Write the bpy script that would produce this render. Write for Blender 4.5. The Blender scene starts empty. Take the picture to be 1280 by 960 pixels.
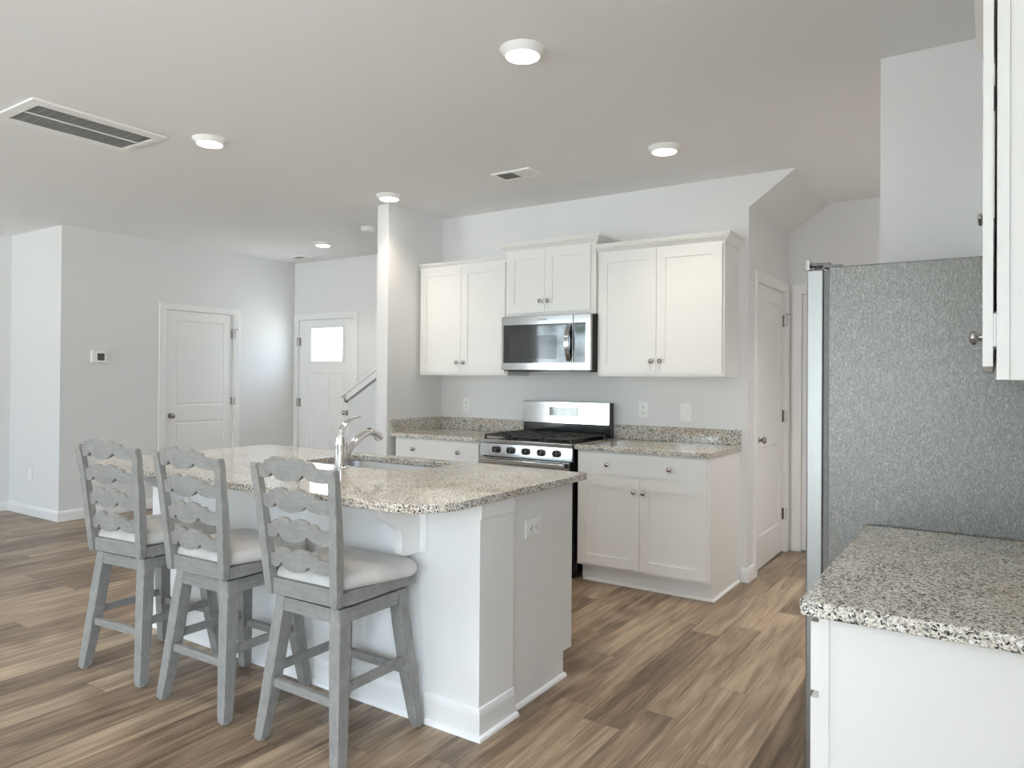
import bpy, bmesh, math, random
from mathutils import Matrix, Vector
random.seed(7)
C = bpy.context.scene.collection
SC = bpy.context.scene
PI = math.pi

# ------------------------------------------------------------------ camera, sky, exposure
CAM = (1.3529, -4.9029, 1.357)
YAW, PITCH, ROLL, FPX, PPY = 0.5857, 0.0075, 0.0077, 901.78, 465.27
cam_data = bpy.data.cameras.new('camera')
cam = bpy.data.objects.new('camera', cam_data); C.objects.link(cam)
_f = Vector((-math.sin(YAW), math.cos(YAW), 0)); _r = Vector((math.cos(YAW), math.sin(YAW), 0)); _u = Vector((0, 0, 1))
F_ = _f * math.cos(PITCH) + _u * math.sin(PITCH); U_ = -_f * math.sin(PITCH) + _u * math.cos(PITCH)
R_ = _r * math.cos(ROLL) + U_ * math.sin(ROLL); U2 = -_r * math.sin(ROLL) + U_ * math.cos(ROLL)
M = Matrix((R_, U2, -F_)).transposed().to_4x4(); M.translation = CAM
cam.matrix_world = M
cam_data.sensor_fit = 'HORIZONTAL'; cam_data.sensor_width = 36
cam_data.lens = FPX / 1280 * 36
cam_data.shift_y = -(480 - PPY) / 1280
cam_data.clip_start = 0.02
SC.camera = cam

SC.view_settings.view_transform = 'Standard'
SC.view_settings.look = 'None'
SC.view_settings.gamma = 1
SC.view_settings.use_curve_mapping = False
SC.view_settings.exposure = 0.31
SC.cycles.max_bounces = 14
SC.cycles.diffuse_bounces = 8
SC.cycles.glossy_bounces = 6
SC.cycles.transparent_max_bounces = 12
SC.cycles.sample_clamp_indirect = 6
SC.cycles.caustics_reflective = False
SC.cycles.caustics_refractive = False

SKY = 12.0            # daylight strength
LAMP_LENS = 14.0      # glow of a downlight lens
LAMP_W = 46.0         # downlight beam
world = bpy.data.worlds.new('daylight'); SC.world = world; world.use_nodes = True
wn = world.node_tree.nodes; wl = world.node_tree.links
for n in list(wn): wn.remove(n)
wo = wn.new('ShaderNodeOutputWorld'); wb = wn.new('ShaderNodeBackground'); wb.inputs['Strength'].default_value = SKY
wt = wn.new('ShaderNodeTexCoord'); wsep = wn.new('ShaderNodeSeparateXYZ'); wr = wn.new('ShaderNodeValToRGB')
wl.new(wt.outputs['Generated'], wsep.inputs[0]); wl.new(wsep.outputs['Z'], wr.inputs[0])
wr.color_ramp.elements[0].position = 0.0; wr.color_ramp.elements[0].color = (.80, .84, .87, 1)
wr.color_ramp.elements[1].position = 0.15; wr.color_ramp.elements[1].color = (.72, .83, 1.0, 1)
wno = wn.new('ShaderNodeTexNoise'); wno.inputs['Scale'].default_value = 26; wno.inputs['Detail'].default_value = 6; wno.inputs['Roughness'].default_value = .7
wl.new(wt.outputs['Generated'], wno.inputs['Vector'])
wtr = wn.new('ShaderNodeValToRGB'); wl.new(wno.outputs[0], wtr.inputs[0])
wtr.color_ramp.elements[0].position = .40; wtr.color_ramp.elements[0].color = (.07, .09, .06, 1)
wtr.color_ramp.elements[1].position = .56; wtr.color_ramp.elements[1].color = (.92, .97, 1.0, 1)
wband = wn.new('ShaderNodeValToRGB'); wl.new(wsep.outputs['Z'], wband.inputs[0])
for _p, _v in ((0.0, 0.0), (.02, .95), (.10, .95), (.2, 0.0)):
    _e = wband.color_ramp.elements.new(_p) if _p else wband.color_ramp.elements[0]; _e.position = _p; _e.color = (_v, _v, _v, 1)
wband.color_ramp.elements[-1].color = (0, 0, 0, 1)
wmx = wn.new('ShaderNodeMix'); wmx.data_type = 'RGBA'; wmx.blend_type = 'MULTIPLY'
wl.new(wband.outputs[0], wmx.inputs[0]); wl.new(wr.outputs[0], wmx.inputs[6]); wl.new(wtr.outputs[0], wmx.inputs[7]); wl.new(wmx.outputs[2], wb.inputs['Color']); wl.new(wb.outputs[0], wo.inputs[0])

def portal(name, loc, rot, sx, sy):
    l = bpy.data.lights.new(name, 'AREA'); l.shape = 'RECTANGLE'; l.size = sx; l.size_y = sy
    l.cycles.is_portal = True
    o = bpy.data.objects.new(name, l); C.objects.link(o); o.location = loc; o.rotation_euler = rot

# ------------------------------------------------------------------ materials
def new_mat(name, col=(.8, .8, .8), rough=.5, metal=0., spec=.5, coat=0.):
    m = bpy.data.materials.new(name); m.use_nodes = True
    b = m.node_tree.nodes['Principled BSDF']
    b.inputs['Base Color'].default_value = (*col, 1); b.inputs['Roughness'].default_value = rough
    b.inputs['Metallic'].default_value = metal; b.inputs['Specular IOR Level'].default_value = spec
    b.inputs['Coat Weight'].default_value = coat
    return m, m.node_tree.nodes, m.node_tree.links, b
def ramp(N, stops, interp='LINEAR'):
    r = N.new('ShaderNodeValToRGB'); cr = r.color_ramp; cr.interpolation = interp
    while len(cr.elements) < len(stops): cr.elements.new(.5)
    for e, (p, c) in zip(cr.elements, stops):
        e.position = p; e.color = (*c, 1) if len(c) == 3 else c
    return r
def coords(N, L, scale=(1, 1, 1)):
    t = N.new('ShaderNodeTexCoord'); mp = N.new('ShaderNodeMapping'); mp.inputs['Scale'].default_value = scale
    L.new(t.outputs['Object'], mp.inputs[0]); return mp
def noise(N, L, vec, scale, detail=3, rough=.5, dist=0):
    n = N.new('ShaderNodeTexNoise'); n.inputs['Scale'].default_value = scale; n.inputs['Detail'].default_value = detail
    n.inputs['Roughness'].default_value = rough; n.inputs['Distortion'].default_value = dist
    L.new(vec.outputs[0], n.inputs['Vector']); return n
def bump(N, L, src, b, strength, dist=.002):
    k = N.new('ShaderNodeBump'); k.inputs['Strength'].default_value = strength; k.inputs['Distance'].default_value = dist
    L.new(src, k.inputs['Height']); L.new(k.outputs[0], b.inputs['Normal']); return k
def mathn(N, L, op, a, b=None):
    n = N.new('ShaderNodeMath'); n.operation = op
    for i, v in enumerate((a, b)):
        if v is None: continue
        if isinstance(v, (int, float)): n.inputs[i].default_value = v
        else: L.new(v, n.inputs[i])
    return n.outputs[0]
def painted(name, col, rough, bscale=260, bstr=.08):
    m, N, L, b = new_mat(name, col, rough)
    n = noise(N, L, coords(N, L), bscale, 2); bump(N, L, n.outputs[0], b, bstr, .001)
    return m
def tinted(name, col, amount, scale, rough, metal=0., stretch=(1, 1, 1), bstr=0., spec=.5):
    m, N, L, b = new_mat(name, col, rough, metal, spec)
    n = noise(N, L, coords(N, L, stretch), scale, 4)
    lo = tuple(c * (1 - amount) for c in col); hi = tuple(min(1, c * (1 + amount)) for c in col)
    r = ramp(N, [(.3, lo), (.7, hi)]); L.new(n.outputs[0], r.inputs[0]); L.new(r.outputs[0], b.inputs['Base Color'])
    if bstr: bump(N, L, n.outputs[0], b, bstr, .001)
    return m

WALL = painted('wall_paint', (.79, .79, .79), .65)
CEIL = painted('ceiling_paint', (.87, .87, .875), .8, 180, .12)
TRIM = painted('trim_paint', (.88, .88, .875), .35, 90, .03)
CAB = painted('cabinet_paint', (.84, .835, .815), .32, 70, .03)
PLASTIC = tinted('white_plastic', (.90, .90, .89), .02, 20, .35)
NICKEL = tinted('satin_nickel', (.42, .40, .38), .08, 60, .25, 1.)
CHROME = tinted('chrome', (.80, .80, .80), .03, 20, .07, 1.)
STEEL = tinted('brushed_steel', (.47, .47, .465), .06, 40, .10, 1., (1, 1, 60))
SINKST = tinted('sink_steel', (.62, .63, .66), .05, 40, .3, 1., (1, 40, 1))
BLACKG = tinted('black_glass', (.012, .012, .014), .1, 10, .04, 0, spec=.9)
ENAMEL = tinted('black_enamel', (.012, .012, .013), .2, 30, .12)
IRON = tinted('cast_iron', (.045, .044, .043), .3, 150, .55, 0, bstr=.2)
DARK = tinted('dark_void', (.03, .03, .03), .2, 30, .7)
GREYPL = tinted('grey_plastic', (.18, .18, .18), .1, 40, .4)
KNOBM = tinted('dark_metal_knob', (.10, .095, .09), .1, 50, .3, .6)
SLOT = tinted('slot_dark', (.04, .04, .04), .2, 50, .6)
SCREEN = tinted('screen_glass', (.09, .095, .09), .1, 20, .15)
RUBBER = tinted('white_glide', (.7, .7, .68), .05, 40, .5)
BRUSHV = tinted('fridge_door_steel', (.33, .335, .33), .05, 30, .34, 1., (40, 40, .6))

def fabric():
    m, N, L, b = new_mat('seat_fabric', (.6, .58, .55), .85, spec=.25)
    b.inputs['Sheen Weight'].default_value = .25
    n = noise(N, L, coords(N, L), 9, 4); r = ramp(N, [(.3, (.54, .525, .50)), (.7, (.68, .66, .63))])
    L.new(n.outputs[0], r.inputs[0]); L.new(r.outputs[0], b.inputs['Base Color'])
    n2 = noise(N, L, coords(N, L), 700, 2); bump(N, L, n2.outputs[0], b, .25, .001); return m
FABRIC = fabric()

def grey_wood(nm, st):
    m, N, L, b = new_mat(nm, (.3, .3, .3), .48, spec=.35)
    mp = coords(N, L, (1, 1, 1)); n = noise(N, L, mp, 22, 5, .6, .4)
    mp2 = coords(N, L, st); n2 = noise(N, L, mp2, 1.2, 3, .6, .6)
    mix = N.new('ShaderNodeMix'); mix.data_type = 'FLOAT'; mix.inputs[0].default_value = .45
    L.new(n.outputs[0], mix.inputs[2]); L.new(n2.outputs[0], mix.inputs[3])
    r = ramp(N, [(.30, (.20, .198, .19)), (.5, (.26, .257, .247)), (.68, (.325, .32, .305))])
    L.new(mix.outputs[0], r.inputs[0])
    # paint rubbed through to tan wood along the edges
    bv = N.new('ShaderNodeBevel'); bv.inputs['Radius'].default_value = .0035; bv.samples = 4; ge = N.new('ShaderNodeNewGeometry')
    dt = N.new('ShaderNodeVectorMath'); dt.operation = 'DOT_PRODUCT'; L.new(bv.outputs[0], dt.inputs[0]); L.new(ge.outputs['Normal'], dt.inputs[1])
    er = ramp(N, [(.80, (1, 1, 1)), (.985, (0, 0, 0))]); L.new(dt.outputs['Value'], er.inputs[0])
    wr_ = ramp(N, [(.42, (0, 0, 0)), (.62, (.75, .75, .75))]); L.new(n.outputs[0], wr_.inputs[0])
    em = mathn(N, L, 'MULTIPLY', er.outputs[0], wr_.outputs[0])
    ex = N.new('ShaderNodeMix'); ex.data_type = 'RGBA'; ex.inputs[7].default_value = (.52, .46, .38, 1); L.new(em, ex.inputs[0]); L.new(r.outputs[0], ex.inputs[6])
    L.new(ex.outputs[2], b.inputs['Base Color'])
    bump(N, L, n2.outputs[0], b, .12, .001); return m
GWOOD = grey_wood('grey_washed_wood', (90, 90, 7)); GWOODX = grey_wood('grey_washed_wood_rail', (7, 90, 90)); GWOODY = grey_wood('grey_washed_wood_side', (90, 7, 90))

def fridge_side():
    m, N, L, b = new_mat('fridge_textured_side', (.4, .4, .4), .30, .75, .5)
    mp = coords(N, L, (1, 1, 1)); d = noise(N, L, mp, 30, 2)
    n = noise(N, L, coords(N, L, (1.0, 1.0, .24)), 290, 3, .6, 2.4)
    r = ramp(N, [(.34, (.135, .133, .125)), (.52, (.205, .202, .19)), (.70, (.39, .384, .362))])
    L.new(n.outputs[0], r.inputs[0]); L.new(r.outputs[0], b.inputs['Base Color'])
    bump(N, L, n.outputs[0], b, .4, .0016); return m
FSIDE = fridge_side()

def granite():
    m, N, L, b = new_mat('speckled_granite', (.6, .58, .55), .045, spec=.38)
    mp = coords(N, L)
    d = noise(N, L, mp, 60, 2); va = N.new('ShaderNodeVectorMath'); va.operation = 'SCALE'; va.inputs['Scale'].default_value = .012
    L.new(d.outputs['Color'], va.inputs[0])
    ad = N.new('ShaderNodeVectorMath'); L.new(mp.outputs[0], ad.inputs[0]); L.new(va.outputs[0], ad.inputs[1])
    def vor(scale):
        v = N.new('ShaderNodeTexVoronoi'); v.inputs['Scale'].default_value = scale; L.new(ad.outputs[0], v.inputs['Vector'])
        s = N.new('ShaderNodeSeparateColor'); L.new(v.outputs['Color'], s.inputs[0]); return s
    s1 = vor(245); s2 = vor(380)
    r1 = ramp(N, [(0, (.03, .03, .032)), (.09, (.15, .147, .143)), (.195, (.39, .375, .345)), (.36, (.66, .62, .545)), (.65, (.755, .715, .635)), (.87, (.86, .85, .82))], 'CONSTANT')
    big = noise(N, L, mp, 7, 4, .6)
    # patches: darker and lighter neighbourhoods
    sh = mathn(N, L, 'MULTIPLY_ADD', big.outputs[0], .55); sh.node.inputs[2].default_value = -.275
    a1 = mathn(N, L, 'ADD', s1.outputs[0], sh); L.new(a1, r1.inputs[0])
    r2 = ramp(N, [(0, (.06, .06, .06)), (.035, (.35, .34, .33)), (.10, (1, 1, 1))], 'CONSTANT'); L.new(s2.outputs[1], r2.inputs[0])
    mu = N.new('ShaderNodeMix'); mu.data_type = 'RGBA'; mu.blend_type = 'MULTIPLY'; mu.inputs[0].default_value = .8
    L.new(r1.outputs[0], mu.inputs[6]); L.new(r2.outputs[0], mu.inputs[7])
    tan = noise(N, L, mp, 3.2, 3, .6); rt = ramp(N, [(.52, (1, 1, 1)), (.70, (.86, .72, .60))]); L.new(tan.outputs[0], rt.inputs[0])
    mu2 = N.new('ShaderNodeMix'); mu2.data_type = 'RGBA'; mu2.blend_type = 'MULTIPLY'; mu2.inputs[0].default_value = .6
    L.new(mu.outputs[2], mu2.inputs[6]); L.new(rt.outputs[0], mu2.inputs[7])
    L.new(mu2.outputs[2], b.inputs['Base Color']); return m
GRANITE = granite()

def plank_floor():
    m, N, L, b = new_mat('wood_plank_floor', (.3, .2, .12), .38, spec=.4)
    t = N.new('ShaderNodeTexCoord'); s = N.new('ShaderNodeSeparateXYZ'); L.new(t.outputs['Object'], s.inputs[0])
    W, LEN = .163, 1.22
    col = mathn(N, L, 'FLOOR', mathn(N, L, 'DIVIDE', s.outputs[0], W))
    wn_ = N.new('ShaderNodeTexWhiteNoise'); wn_.noise_dimensions = '1D'; L.new(col, wn_.inputs['W'])
    yy = mathn(N, L, 'ADD', mathn(N, L, 'DIVIDE', s.outputs[1], LEN), mathn(N, L, 'MULTIPLY', wn_.outputs[0], 5.0))
    row = mathn(N, L, 'FLOOR', yy)
    cmb = N.new('ShaderNodeCombineXYZ'); L.new(col, cmb.inputs[0]); L.new(row, cmb.inputs[1])
    rnd = N.new('ShaderNodeTexWhiteNoise'); rnd.noise_dimensions = '2D'; L.new(cmb.outputs[0], rnd.inputs['Vector'])
    # grain, shifted per plank
    off = N.new('ShaderNodeVectorMath'); off.operation = 'SCALE'; off.inputs['Scale'].default_value = 17.0; L.new(rnd.outputs['Color'], off.inputs[0])
    base = N.new('ShaderNodeVectorMath'); L.new(t.outputs['Object'], base.inputs[0]); L.new(off.outputs[0], base.inputs[1])
    def stretched(sx, sy, scale, det, dist):
        mp = N.new('ShaderNodeMapping'); mp.inputs['Scale'].default_value = (sx, sy, 1); L.new(base.outputs[0], mp.inputs[0])
        return noise(N, L, mp, scale, det, .62, dist)
    g1 = stretched(9.0, .75, 1.5, 6, 1.1)     # broad figure
    g2 = stretched(110, 2.2, 1.3, 4, .3)       # fine grain
    mpw = N.new('ShaderNodeMapping'); mpw.inputs['Scale'].default_value = (1, .12, 1); L.new(base.outputs[0], mpw.inputs[0])
    wv = N.new('ShaderNodeTexWave'); wv.wave_type = 'RINGS'; wv.inputs['Scale'].default_value = 14; wv.inputs['Distortion'].default_value = 4
    wv.inputs['Detail'].default_value = 3; wv.inputs['Detail Scale'].default_value = 1.2; L.new(mpw.outputs[0], wv.inputs['Vector'])
    a = mathn(N, L, 'MULTIPLY', g1.outputs[0], .54); bb = mathn(N, L, 'MULTIPLY', g2.outputs[0], .32); c = mathn(N, L, 'MULTIPLY', wv.outputs[0], .07)
    d = mathn(N, L, 'MULTIPLY', rnd.outputs[0], .14)
    tot = mathn(N, L, 'ADD', mathn(N, L, 'ADD', a, bb), mathn(N, L, 'ADD', c, d))
    r = ramp(N, [(.38, (.092, .061, .038)), (.48, (.185, .129, .085)), (.56, (.285, .207, .139)), (.64, (.40, .302, .21)), (.76, (.54, .42, .305))])
    L.new(tot, r.inputs[0])
    # seams
    fx = mathn(N, L, 'FRACT', mathn(N, L, 'DIVIDE', s.outputs[0], W)); fy = mathn(N, L, 'FRACT', yy)
    ex = mathn(N, L, 'MINIMUM', fx, mathn(N, L, 'SUBTRACT', 1.0, fx)); ey = mathn(N, L, 'MINIMUM', fy, mathn(N, L, 'SUBTRACT', 1.0, fy))
    ed = mathn(N, L, 'MINIMUM', mathn(N, L, 'MULTIPLY', ex, W), mathn(N, L, 'MULTIPLY', ey, LEN))
    lt = mathn(N, L, 'LESS_THAN', ed, .0016)
    mx = N.new('ShaderNodeMix'); mx.data_type = 'RGBA'; mx.blend_type = 'MULTIPLY'; mx.inputs[7].default_value = (.62, .58, .55, 1)
    L.new(lt, mx.inputs[0]); L.new(r.outputs[0], mx.inputs[6]); L.new(mx.outputs[2], b.inputs['Base Color'])
    bump(N, L, g2.outputs[0], b, .08, .001); return m
FLOOR = plank_floor()

def glass_mat():
    m = bpy.data.materials.new('window_glass'); m.use_nodes = True; N = m.node_tree.nodes; L = m.node_tree.links
    for n in list(N): N.remove(n)
    o = N.new('ShaderNodeOutputMaterial'); t = N.new('ShaderNodeBsdfTransparent'); g = N.new('ShaderNodeBsdfGlossy'); g.inputs['Roughness'].default_value = .03
    t.inputs['Color'].default_value = (.96, .98, .97, 1)
    f = N.new('ShaderNodeFresnel'); f.inputs['IOR'].default_value = 1.45; x = N.new('ShaderNodeMixShader')
    ge = N.new('ShaderNodeNewGeometry'); fr = mathn(N, L, 'MULTIPLY', f.outputs[0], mathn(N, L, 'SUBTRACT', 1.0, ge.outputs['Backfacing']))
    L.new(fr, x.inputs[0]); L.new(t.outputs[0], x.inputs[1]); L.new(g.outputs[0], x.inputs[2]); L.new(x.outputs[0], o.inputs[0]); return m
GLASS = glass_mat()
def lens_mat():
    m, N, L, b = new_mat('lit_lens', (.9, .9, .88), .4)
    b.inputs['Emission Color'].default_value = (1, .93, .82, 1); b.inputs['Emission Strength'].default_value = LAMP_LENS; return m
LENS = lens_mat()

# ------------------------------------------------------------------ mesh helpers
def add_box(bm, x0, x1, y0, y1, z0, z1, bev=0., seg=2):
    if x0 > x1: x0, x1 = x1, x0
    if y0 > y1: y0, y1 = y1, y0
    vs = [bm.verts.new((x, y, z)) for z in (z0, z1) for y in (y0, y1) for x in (x0, x1)]
    fs = [bm.faces.new([vs[i] for i in q]) for q in ((0, 2, 3, 1), (4, 5, 7, 6), (0, 1, 5, 4), (2, 6, 7, 3), (0, 4, 6, 2), (1, 3, 7, 5))]
    if bev:
        es = list({e for f in fs for e in f.edges})
        bmesh.ops.bevel(bm, geom=es, offset=bev, segments=seg, profile=.5, affect='EDGES')
    return bm
def box(*a, **k): return add_box(bmesh.new(), *a, **k)
def add_loft(bm, rings, cap=True, closed=True):
    R = [[bm.verts.new(p) for p in r] for r in rings]; n = len(R[0])
    for a, b in zip(R, R[1:]):
        for i in range(n if closed else n - 1): bm.faces.new((a[i], a[(i + 1) % n], b[(i + 1) % n], b[i]))
    if cap:
        bm.faces.new(list(reversed(R[0]))); bm.faces.new(R[-1])
    return bm
def frame_axes(d):
    d = Vector(d).normalized(); h = Vector((0, 0, 1)) if abs(d.z) < .9 else Vector((1, 0, 0))
    a = d.cross(h).normalized(); return a, d.cross(a).normalized()
def add_lathe(bm, prof, org, axis=(0, 0, 1), seg=24):
    a, b = frame_axes(axis); ax = Vector(axis).normalized(); o = Vector(org)
    rings = [[o + ax * h + (a * math.cos(2 * PI * i / seg) + b * math.sin(2 * PI * i / seg)) * max(r, 1e-4) for i in range(seg)] for r, h in prof]
    return add_loft(bm, rings)
def add_tube(bm, pts, rad, seg=12):
    pts = [Vector(p) for p in pts]; n = len(pts); rads = rad if isinstance(rad, (list, tuple)) else [rad] * n
    rings = []; pa = None
    for i, p in enumerate(pts):
        d = (pts[min(i + 1, n - 1)] - pts[max(i - 1, 0)]).normalized()
        if pa is None: pa, _ = frame_axes(d)
        pa = (pa - d * pa.dot(d)).normalized(); pb = d.cross(pa)
        rings.append([p + (pa * math.cos(2 * PI * k / seg) + pb * math.sin(2 * PI * k / seg)) * rads[i] for k in range(seg)])
    return add_loft(bm, rings)
def add_prism(bm, poly, axis, lo, hi):
    def P(u, v, w): return {'x': (w, u, v), 'y': (u, w, v), 'z': (u, v, w)}[axis]
    return add_loft(bm, [[P(u, v, lo) for u, v in poly], [P(u, v, hi) for u, v in poly]])
def add_sweep(bm, path, prof, z0=0., side=1):
    """path: (x, y) points; prof: (out, z) points; side: 1 = out to the right of travel"""
    pts = [Vector(p) for p in path]; n = len(pts); rings = []
    for i, p in enumerate(pts):
        d0 = (pts[i] - pts[i - 1]).normalized() if i else None
        d1 = (pts[i + 1] - pts[i]).normalized() if i < n - 1 else None
        n0 = Vector((d0.y, -d0.x)) * side if d0 else None; n1 = Vector((d1.y, -d1.x)) * side if d1 else None
        if n0 is None: m = n1
        elif n1 is None: m = n0
        else:
            m = (n0 + n1); m = m / m.dot(n0)
        rings.append([(p.x + m.x * o, p.y + m.y * o, z0 + z) for o, z in prof])
    return add_loft(bm, rings)
def rounded(x0, x1, y0, y1, rs, k=6):
    """rounded rectangle, radii for corners (x0y0, x1y0, x1y1, x0y1)"""
    out = []
    for (cx, cy, a0), r in zip(((x0, y0, PI), (x1, y0, 1.5 * PI), (x1, y1, 0), (x0, y1, .5 * PI)), rs):
        ox = cx + (r if cx == x0 else -r); oy = cy + (r if cy == y0 else -r)
        for i in range(k + 1):
            a = a0 + .5 * PI * i / k; out.append((ox + r * math.cos(a), oy + r * math.sin(a)))
    return out
def slab_from_outline(outer, holes, z0, z1, bev):
    cu = bpy.data.curves.new('outline', 'CURVE'); cu.dimensions = '2D'; cu.fill_mode = 'BOTH'
    cu.extrude = (z1 - z0) / 2 - bev; cu.bevel_depth = bev; cu.bevel_resolution = 2; cu.offset = -bev
    for pts in [outer] + holes:
        sp = cu.splines.new('POLY'); sp.points.add(len(pts) - 1); sp.use_cyclic_u = True
        for q, p in zip(sp.points, pts): q.co = (p[0], p[1], 0, 1)
    o = bpy.data.objects.new('outline', cu); C.objects.link(o)
    me = bpy.data.meshes.new_from_object(o.evaluated_get(bpy.context.evaluated_depsgraph_get()))
    bm = bmesh.new(); bm.from_mesh(me); bmesh.ops.translate(bm, verts=bm.verts, vec=(0, 0, (z0 + z1) / 2))
    bpy.data.objects.remove(o); bpy.data.curves.remove(cu); bpy.data.meshes.remove(me)
    bmesh.ops.remove_doubles(bm, verts=bm.verts, dist=1e-5)
    return bm
def relief(W, H, T, rects, steps, holes=(), bev=.0015):
    """slab 0..W x 0..H, front at y=-T facing -y, rects are recessed panels, holes go through"""
    bm = bmesh.new(); allr = list(rects) + list(holes)
    xs = sorted({0., W, *[r[0] for r in allr], *[r[1] for r in allr]}); zs = sorted({0., H, *[r[2] for r in allr], *[r[3] for r in allr]})
    vf = {}; vb = {}
    def V(d, i, k, y):
        if (i, k) not in d: d[(i, k)] = bm.verts.new((xs[i], y, zs[k]))
        return d[(i, k)]
    def inside(i, k, rs): return any(r[0] - 1e-6 < (xs[i] + xs[i + 1]) / 2 < r[1] and r[2] < (zs[k] + zs[k + 1]) / 2 < r[3] for r in rs)
    nx, nz = len(xs) - 1, len(zs) - 1
    solid = {(i, k): not inside(i, k, holes) for i in range(nx) for k in range(nz)}
    panels = []
    for (i, k), s in solid.items():
        if not s: continue
        f = bm.faces.new((V(vf, i, k, -T), V(vf, i + 1, k, -T), V(vf, i + 1, k + 1, -T), V(vf, i, k + 1, -T)))
        bm.faces.new((V(vb, i, k, 0), V(vb, i, k + 1, 0), V(vb, i + 1, k + 1, 0), V(vb, i + 1, k, 0)))
        if inside(i, k, rects): panels.append(f)
        for di, dk, a, b_ in ((-1, 0, (i, k), (i, k + 1)), (1, 0, (i + 1, k + 1), (i + 1, k)), (0, -1, (i + 1, k), (i, k)), (0, 1, (i, k + 1), (i + 1, k + 1))):
            if not solid.get((i + di, k + dk), False):
                bm.faces.new((vf[a], vf[b_], V(vb, *b_, 0), V(vb, *a, 0)))
    bmesh.ops.recalc_face_normals(bm, faces=bm.faces)
    for th, dp in steps:
        bmesh.ops.inset_individual(bm, faces=panels, thickness=th, depth=dp)
    return bm

ROOT_LOC = {}
def root_loc(o):
    while o.parent: o = o.parent
    return o.location.copy()
def obj(name, bm, mat, parent=None, xf=None, smooth=35, origin=None):
    if xf is not None: bm.transform(xf)
    bmesh.ops.recalc_face_normals(bm, faces=bm.faces)
    me = bpy.data.meshes.new(name)
    if parent is not None:
        loc = None; bmesh.ops.translate(bm, verts=bm.verts, vec=-root_loc(parent))
    else:
        bb = [v.co for v in bm.verts]
        loc = Vector(((min(v.x for v in bb) + max(v.x for v in bb)) / 2, (min(v.y for v in bb) + max(v.y for v in bb)) / 2, min(v.z for v in bb))) if origin is None else Vector(origin)
        bmesh.ops.translate(bm, verts=bm.verts, vec=-loc)
    bm.to_mesh(me); bm.free()
    for p in me.polygons: p.use_smooth = True
    me.set_sharp_from_angle(angle=math.radians(smooth))
    me.materials.append(mat)
    o = bpy.data.objects.new(name, me); C.objects.link(o)
    if smooth <= 35:
        wm = o.modifiers.new('even_normals', 'WEIGHTED_NORMAL'); wm.keep_sharp = True; wm.weight = 100
    if parent is not None: o.parent = parent
    else: o.location = loc
    return o
def thing(name, label, cat, loc=(0, 0, 0), group=None, kind=None):
    o = bpy.data.objects.new(name, None); C.objects.link(o); o.location = loc; o.empty_display_size = .1
    o['label'] = label; o['category'] = cat
    if group: o['group'] = group
    if kind: o['kind'] = kind
    return o
def tag(o, label, cat, group=None):
    o['label'] = label; o['category'] = cat
    if group: o['group'] = group
    return o
def struct(name, bm, mat, label=None, cat=None, **k):
    o = obj(name, bm, mat, origin=(0, 0, 0), **k); o['kind'] = 'structure'
    if label: o['label'] = label
    if cat: o['category'] = cat
    return o
def at(x, y, z, deg=0): return Matrix.Translation((x, y, z)) @ Matrix.Rotation(math.radians(deg), 4, 'Z')

# ------------------------------------------------------------------ the setting
H = 2.734
XL, XS0 = -2.636, -2.755       # kitchen stub wall faces
YB = -7.8                      # wall behind the camera
XR = 1.675
HX, RX, RY = -5.78, -6.80, -1.67   # hall door wall, far left wall, return wall
FY, AY = 1.003, 1.13
struct('floor', box(-7.0, XR + .15, YB - .15, 1.3, -.12, 0), FLOOR, 'brown wood plank floor running under the whole kitchen', 'floor')
struct('ceiling', box(-7.0, XR + .15, YB - .15, 1.3, H, H + .12), CEIL, 'flat matte light grey ceiling with recessed lights', 'ceiling')
struct('wall_back', box(XS0, 0, 0, .12, 0, H), WALL, 'light grey kitchen wall behind the range and upper cabinets', 'wall')
struct('wall_stub', box(XS0, XL, -.68, 0, 0, H), WALL, 'narrow light grey wall end left of the kitchen cabinets', 'wall')
FILL_WIN = (-7.5, -5.15, .35, 2.3)   # invented side window, added for fill light (y0, y1, z0, z1)
bm = box(XR, XR + .15, YB - .15, FILL_WIN[0], 0, H); add_box(bm, XR, XR + .15, FILL_WIN[1], 1.3, 0, H)
add_box(bm, XR, XR + .15, FILL_WIN[0], FILL_WIN[1], 0, FILL_WIN[2]); add_box(bm, XR, XR + .15, FILL_WIN[0], FILL_WIN[1], FILL_WIN[3], H)
struct('wall_right', bm, WALL, 'right wall behind the refrigerator and near cabinets', 'wall')
struct('wall_fridge', box(.958, XR, -1.469, -1.35, 0, H), WALL, 'pale wall standing past the top of the refrigerator', 'wall')
def wall_with_hole_x(x0, x1, y0, y1, o0, o1, oz):   # wall in the y direction with one door opening
    bm = box(x0, x1, y0, o0, 0, H); add_box(bm, x0, x1, o1, y1, 0, H); add_box(bm, x0, x1, o0, o1, oz, H); return bm
def wall_with_hole_y(y0, y1, x0, x1, o0, o1, oz):
    bm = box(x0, o0, y0, y1, 0, H); add_box(bm, o1, x1, y0, y1, 0, H); add_box(bm, o0, o1, y0, y1, oz, H); return bm
struct('wall_closet', wall_with_hole_x(-.12, 0, .12, AY, .2065, 1.0635, 2.0585), WALL, 'short alcove wall holding the panelled closet door', 'wall')
struct('wall_alcove', wall_with_hole_y(AY, AY + .12, -.12, XR, .0865, .9485, 2.0585), WALL, 'back wall of the alcove beside the refrigerator', 'wall')
struct('wall_front', wall_with_hole_y(FY, FY + .14, HX - .14, -.12, -5.7185, -4.7315, 2.0535), WALL, 'far hall wall around the front door', 'wall')
struct('wall_hall', wall_with_hole_x(HX - .14, HX, RY, FY, -.6735, .1735, 2.0585), WALL, 'hall wall with thermostat and white panelled door', 'wall')
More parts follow.
